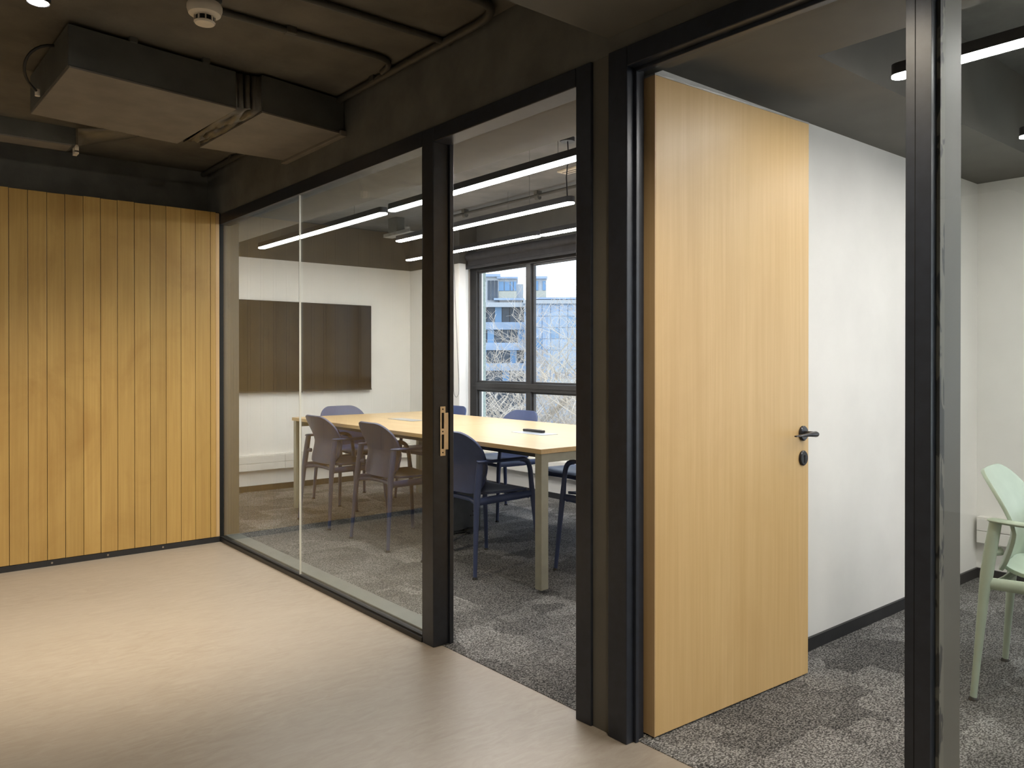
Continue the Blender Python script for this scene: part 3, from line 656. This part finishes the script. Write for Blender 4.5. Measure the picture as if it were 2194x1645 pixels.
MB().prism([(1.82, 3.53), (1.853, 3.53), (1.853, 4.25), (1.82, 4.25)], 2.312, 2.34).obj('wall_flange', M['ductlow'], dk, bevel=0.003)
# flexible canvas collar, wrinkled
mb = MB(); rows = 9; ring = []
for i in range(rows):
    t = i/(rows-1); x = 1.288+(1.405-1.288)*t; yA = 3.50+(3.478-3.50)*t; yB = 4.238
    k = math.sin(t*PI)*0.02*(1 if i % 2 else 0.4)
    r_ = []
    for (y, z) in [(yA+k, 2.49), (yA+k*1.4, 2.41), (yA+k, 2.335+k*0.3)] + [(yA+(yB-yA)*j/9, 2.331+k*0.9*math.sin(j*1.7+i*1.3)+k*0.4) for j in range(1, 9)] + [(yB-k, 2.335+k), (yB-k, 2.41), (yB-k, 2.49)]:
        r_.append((x, y, z))
    ring.append(r_)
nc = len(ring[0])
mb.add([p for r_ in ring for p in r_], [(i*nc+j, i*nc+j+1, (i+1)*nc+j+1, (i+1)*nc+j) for i in range(rows-1) for j in range(nc-1)])
cl = mb.obj('canvas_collar', M['sheet'], dk, smooth=True)
md = cl.modifiers.new('solid', 'SOLIDIFY'); md.thickness = 0.003
for x_, y_ in ((0.85, 3.44), (1.15, 3.475), (1.0, 4.19)): B('hanger', x_-0.015, x_+0.015, y_-0.012, y_+0.012, 2.49, 2.512, M['duct'], dk)
MB().tube(bez((0.60, 3.62, 2.47), (0.50, 3.62, 2.46), (0.47, 3.72, 2.36), (0.575, 3.86, 2.345), 12), 0.006, 8).obj('cable_loop', M['glide'], dk, smooth=True)
MB().lathe([(0.002, 0), (0.010, 0), (0.010, 0.028), (0.002, 0.03)], (0.577, 3.86, 2.325), 12).obj('drain_stub', M['cream'], dk, smooth=True)
# cable tray / bulkhead box on the far wall
bt = empty('boxed_beam', (0, 5.05, 2.41), 'dark boxed channel under the slab behind the air duct', 'beam')
B('channel', XL, 0.93, 4.975, 5.13, 2.415, 2.51, M['duct'], bt, bevel=0.002)
B('underside', XL, 0.91, 4.98, 5.13, 2.409, 2.415, M['ductlow'], bt)
q = MB(); q.box(0.93, 0.95, 5.0, 5.02, 2.385, 2.425); q.box(0.93, 0.95, 5.045, 5.065, 2.385, 2.425); q.box(0.93, 0.95, 5.0, 5.065, 2.375, 2.392)
q.obj('end_clip', M['cream'], bt)
# plastic film draped from the duct edge to the channel end
mb = MB(); R1 = []; NU, NV = 14, 8
for i in range(NU+1):
    t = i/NU; a = Vector((0.95+0.50*t, 5.02-0.70*t, 2.42+0.03*math.sin(t*PI))); b_ = Vector((0.86+0.45*t, 4.55-0.32*t, 2.40))
    row = []
    for j in range(NV+1):
        s_ = j/NV; p = a.lerp(b_, s_); p.z += 0.014*math.sin(t*11+s_*4)*math.sin(s_*PI) - 0.02*math.sin(s_*PI)*(1-t)
        row.append(tuple(p))
    R1.append(row)
nc = NV+1
mb.add([p for r_ in R1 for p in r_], [(i*nc+j, i*nc+j+1, (i+1)*nc+j+1, (i+1)*nc+j) for i in range(NU) for j in range(NV)])
fm = mb.obj('plastic_film', M['sheet'], smooth=True); md = fm.modifiers.new('solid', 'SOLIDIFY'); md.thickness = 0.002
tag(fm, 'crumpled dark plastic film hanging between the air duct and the boxed channel', 'film')
# smoke detector
sd = empty('smoke_detector', (0.905, 2.745, 2.37), 'round cream smoke detector on a dark square block', 'smoke detector')
dx, dy, dz = 0.905, 2.745, -0.006
B('mount_block', dx-0.045, dx+0.045, dy-0.045, dy+0.045, 2.418, 2.51, M['duct'], sd, bevel=0.004)
MB().lathe([(0.005, 0.06), (0.054, 0.06), (0.0575, 0.052), (0.0575, 0.040), (0.052, 0.024), (0.040, 0.017), (0.036, 0.016), (0.005, 0.016)], (dx, dy, 2.365+dz), 40).obj('body', M['cream'], sd, smooth=True)
MB().lathe([(0.005, 0.018), (0.030, 0.018), (0.030, 0.004), (0.005, 0.004)], (dx, dy, 2.363+dz), 32).obj('sensor_chamber', M['hole'], sd, smooth=True)
MB().lathe([(0.004, 0.008), (0.033, 0.008), (0.035, 0.005), (0.031, 0.0), (0.004, -0.001)], (dx, dy, 2.357+dz), 36).obj('cap', M['cream'], sd, smooth=True)
for i in range(9):
    a = 2*PI*i/9+0.3; c_, s_ = math.cos(a), math.sin(a)
    mt = Matrix.Translation((dx+0.0315*c_, dy+0.0315*s_, 2.372+dz)) @ Matrix.Rotation(a, 4, 'Z')
    MB().box(-0.004, 0.004, -0.002, 0.002, -0.009, 0.012, mt).obj('rib', M['cream'], sd)
# corridor spot lamps: one at the frame's top left corner, the rest further along
def spot(x, y, z, label, energy, group='round ceiling spots of the corridor', slab=2.51, size=150, aim=None):
    r = empty('ceiling_spot', (x, y, z), label, 'spotlight', group)
    MB().lathe([(0.03, 0.05), (0.034, 0.05), (0.040, 0.0), (0.034, 0.0), (0.03, 0.004)], (x, y, z), 24).obj('can', M['lampbody'], r, smooth=True)
    MB().lathe([(0.001, 0.004), (0.030, 0.004), (0.029, 0.0), (0.001, -0.001)], (x, y, z), 24).obj('lamp_face', M['spot'], r)
    MB().tube([(x, y, z+0.05), (x, y, slab)], 0.008, 8).obj('stem', M['lampbody'], r, smooth=True)
    l = bpy.data.lights.new('spot_beam', 'SPOT'); l.energy = energy; l.spot_size = math.radians(size); l.spot_blend = 1.0
    l.shadow_soft_size = 0.05; l.color = (1.0, 0.88, 0.70)
    lo = bpy.data.objects.new('spot_beam', l); COL.objects.link(lo); lo.parent = r; lo.location = (0, 0, -0.01)
    if aim: lo.rotation_euler = (Vector(aim)-Vector((x, y, z))).to_track_quat('-Z', 'Y').to_euler()
spot(0.46, 3.06, 2.405, 'lit round spotlight at the top left corner beside the air duct', SPOT*4.5, size=88, aim=(1.15, 4.4, 0.0))
for i, (x, y, zz, lb) in enumerate(((-1.2, 3.06, 2.43, 'round spotlight left of the air duct, outside the view'),
        (1.40, 1.0, 2.18, 'round spotlight under the lowered ceiling box, outside the view'),
        (-1.3, 0.4, 2.18, 'round spotlight under the lowered ceiling box further left'),
        (0.6, -1.2, 2.18, 'round spotlight at the near end of the corridor'))):
    spot(x, y, zz, lb, SPOT*(1.6, 0.9, 0.35, 0.6)[i], slab=2.24 if zz < 2.3 else 2.51, aim=(-0.9, 4.7, 0.4) if i == 0 else None)
# ------------------------------------------------------------------ outdoors
def OUT(u, F, z=0.0):
    k = (u-1097)/FPX; return (F*(math.cos(AZ)+k*math.sin(AZ)), F*(math.sin(AZ)-k*math.cos(AZ)), z)
def ZV(v, F): return CH-(v-775)/FPX*F
M['pier'] = plain('grey_green_rendered_pier', (0.30, 0.36, 0.33), 0.9, var=0.18, scale=40)
M['ground'] = plain('street_ground', (0.25, 0.24, 0.2), 0.9)
M['bwhite'] = plain('pale_concrete', (0.50, 0.53, 0.55), 0.7)
M['bcream'] = plain('cream_cladding', (0.50, 0.49, 0.40), 0.7)
M['bglass'] = plain('blue_facade_glass', (0.16, 0.30, 0.48), 0.15, var=0.1, scale=0.3)
M['bdark'] = plain('dark_facade_glass', (0.055, 0.075, 0.10), 0.2, var=0.3, scale=0.3)
M['bpanel'] = plain('light_blue_panel', (0.34, 0.44, 0.58), 0.3, var=0.12, scale=0.4)
M['bark'] = plain('pale_bare_twigs', (0.56, 0.49, 0.40), 0.8, var=0.25, scale=0.7)
M['bark2'] = plain('grey_tree_bark', (0.34, 0.31, 0.26), 0.85, var=0.2, scale=6)
B('ground', -60, 220, 8, 260, -9.3, -9.0, M['ground'], label='street level ground outside the window', cat='ground', kind=S)
pr = B('facade_pier', 4.83, 5.01, 6.5, 6.95, -9, 3.0, M['pier'], label='grey green rendered pier outside at the left of the window', cat='pier', bevel=0.01)
def local(F, u):
    p = OUT(u, F); return Matrix.Translation((p[0], p[1], 0)) @ Matrix.Rotation(AZ-PI/2, 4, 'Z')
FB = 110.0; px = FB/FPX; K = local(FB, 1097)     # local x = right, y = away, z = up
def bx(u0, u1, d0, d1, v0, v1): return ((u0-1097)*px, (u1-1097)*px, d0, d1, ZV(v1, FB), ZV(v0, FB))
def W_(mb, u0, u1, d0, d1, v0, v1): return mb.box(*bx(u0, u1, d0, d1, v0, v1), K)
o1 = empty('office_building', OUT(1080, FB, -9), 'pale office block with dark glazed floors and rooftop cabins, left in the window', 'building')
W_(MB(), 860, 1123, 0.6, 14, 657, 930).obj('core', M['bdark'], o1)
for v in (690, 734, 778, 822):
    W_(MB(), 858, 1124, 0, 1.2, v, v+16).obj('floor_band', M['bpanel'], o1)
W_(MB(), 858, 1126, -0.3, 1.2, 648, 658).obj('parapet', M['bwhite'], o1)
for r_, v in enumerate((658, 706, 750, 794)):
    for k in range(16):
        u = 866+k*16.2
        W_(MB(), u, u+14.4, 0.35, 0.62, v, v+(32 if r_ == 0 else 28)).obj('window', M['bglass'] if (k*7+r_*3) % 4 == 0 else M['bdark'], o1)
W_(MB(), 1040, 1068, 2, 8, 590, 648).obj('stair_tower', M['bwhite'], o1)
for k in range(3): W_(MB(), 1044+k*8, 1050+k*8, 1.8, 2.0, 598, 640).obj('window', M['bdark'], o1)
W_(MB(), 1036, 1072, 1.5, 9, 584, 590).obj('tower_roof', M['bpanel'], o1)
W_(MB(), 1067, 1107, 2, 9, 621, 640).obj('cabin_base', M['bcream'], o1)
W_(MB(), 1067, 1107, 2.2, 9, 594, 621).obj('roof_cabin', M['bwhite'], o1)
for a, b_ in ((1068, 1079), (1081, 1092), (1094, 1099), (1101, 1106)): W_(MB(), a, b_, 2.0, 2.25, 600, 620).obj('window', M['bglass'], o1)
W_(MB(), 1064, 1110, 1.6, 9.4, 590, 594).obj('cabin_roof', M['bpanel'], o1)
W_(MB(), 1058, 1124, 0.5, 10, 638, 642).obj('canopy', M['bpanel'], o1)
W_(MB(), 1104, 1122, 3, 9, 604, 640).obj('plant_room', M['bwhite'], o1)
o2 = empty('office_building', OUT(1180, FB, -9), 'blue glass curtain wall office block with a rooftop cabin, right in the window', 'building')
W_(MB(), 1123, 1460, -1.0, 16, 652, 930).obj('core', M['bpanel'], o2)
W_(MB(), 1121, 1462, -1.4, 16.4, 644, 652).obj('parapet', M['bwhite'], o2)
for r_ in range(7):
    for k in range(18):
        u = 1125+k*18.2; v = 655+r_*24
        W_(MB(), u, u+16.8, -1.15, -1.0, v, v+22.6).obj('facade_panel', M['bpanel'] if (k*5+r_*3) % 7 else M['bglass'], o2)
W_(MB(), 1142, 1172, 2, 9, 620, 644).obj('cabin_base', M['bcream'], o2)
W_(MB(), 1142, 1172, 2.2, 9, 594, 620).obj('roof_cabin', M['bwhite'], o2)
W_(MB(), 1140, 1174, 1.6, 9.4, 589, 594).obj('cabin_roof', M['bpanel'], o2)
for a, b_ in ((1144, 1154), (1164, 1170)): W_(MB(), a, b_, 2.0, 2.25, 599, 619).obj('window', M['bglass'], o2)
W_(MB(), 1128, 1240, 0, 8, 637, 641).obj('canopy', M['bpanel'], o2)
# bare trees
def tree_mesh(seed, H, spread, upright):
    rnd = random.Random(seed); trunk = MB(); tw_v = []; tw_f = []
    segs = []
    def grow(p, d, L, r, lev):
        n_ = 3; pts = [p]; q = p.copy(); dd = d.copy(); rs = [r]
        for i in range(n_):
            dd = (dd + Vector((rnd.gauss(0, .13), rnd.gauss(0, .13), rnd.gauss(0, .10)+0.05*upright))).normalized()
            q = q + dd*(L/n_); pts.append(q.copy()); rs.append(r*(1-0.42*(i+1)/n_))
        segs.append((pts, rs, lev))
        if lev >= 6: return
        kids = {0: 6, 1: 5, 2: 4, 3: 4, 4: 3, 5: 3}[lev]
        for k in range(kids):
            t = (k+1+rnd.random()*0.6)/(kids+0.6); t = min(t, 1.0)
            if lev == 0: t = 0.35+0.65*t
            f_ = t*n_; i = min(int(f_), n_-1); pos = pts[i].lerp(pts[i+1], f_-i)
            a = rnd.uniform(0, 2*PI); ax = Vector((math.cos(a), math.sin(a), rnd.uniform(-0.1, 0.25)))
            base = (pts[i+1]-pts[i]).normalized(); nd = (base*(0.75 if lev > 0 else 0.9*upright)+ax*spread*(1.0 if lev < 2 else 0.9)).normalized()
            grow(pos, nd, L*rnd.uniform(0.55, 0.78)*(0.9 if lev else 0.55), max(0.0042, rs[i]*0.62), lev+1)
    grow(Vector((0, 0, 0)), Vector((0, 0, 1)), H*0.75, H*0.013, 0)
    for pts, rs, lev in segs:
        if lev <= 1: trunk.tube(pts, rs, 7)
        else:
            b0 = len(tw_v)
            for p, r in zip(pts, rs):
                r = max(r, 0.0038)
                for j in range(3): tw_v.append((p.x+r*math.cos(j*2.094), p.y+r*math.sin(j*2.094), p.z+r*0.5*math.sin(j*2.094+1)))
            for i in range(len(pts)-1):
                for j in range(3): tw_f.append((b0+i*3+j, b0+i*3+(j+1) % 3, b0+(i+1)*3+(j+1) % 3, b0+(i+1)*3+j))
    return trunk, tw_v, tw_f, len(segs)
protos = []
for sd_, H, sp_, up in ((3, 11.0, 0.85, 0.8), (11, 9.2, 1.0, 0.6)):
    tr, tv_, tf_, ns = tree_mesh(sd_, H, sp_, up)
    r = empty('bare_tree', (0, 0, 0), 'x', 'tree', 'bare winter trees outside the window')
    tr.obj('trunk', M['bark2'], r, smooth=True)
    me = bpy.data.meshes.new('twigs'); me.from_pydata(tv_, [], tf_); me.materials.append(M['bark'])
    t2 = bpy.data.objects.new('twigs', me); COL.objects.link(t2); t2.parent = r; t2['kind'] = 'stuff'
    protos.append(r); print('TREE', ns, max(q[2] for q in tv_), len(tf_))
spots_ = [(1195, 17, 0, 1.10, 'tall bare tree rising in front of the right window pane'), (1090, 15, 1, 1.1, 'bare tree with spreading pale twigs behind the left window pane'),
          (1265, 14, 1, 1.1, 'bare tree just right of the window view'), (1150, 20, 1, 1.16, 'bare tree further back between the two panes'),
          (1235, 23, 1, 1.18, 'rear bare tree towards the right door frame'), (1040, 21, 0, 0.84, 'rear bare tree beside the rendered pier'), (985, 17, 1, 1.12, 'bare tree hidden left of the pier')]
used = set()
for i, (u, F, k, sc, lb) in enumerate(spots_):
    r = protos[k] if k not in used else copy_tree(protos[k]); used.add(k)
    p = OUT(u, F, -9.0); r.location = p; r.rotation_euler = (0, 0, i*1.9+0.4); r.scale = (sc, sc, sc); r['label'] = lb
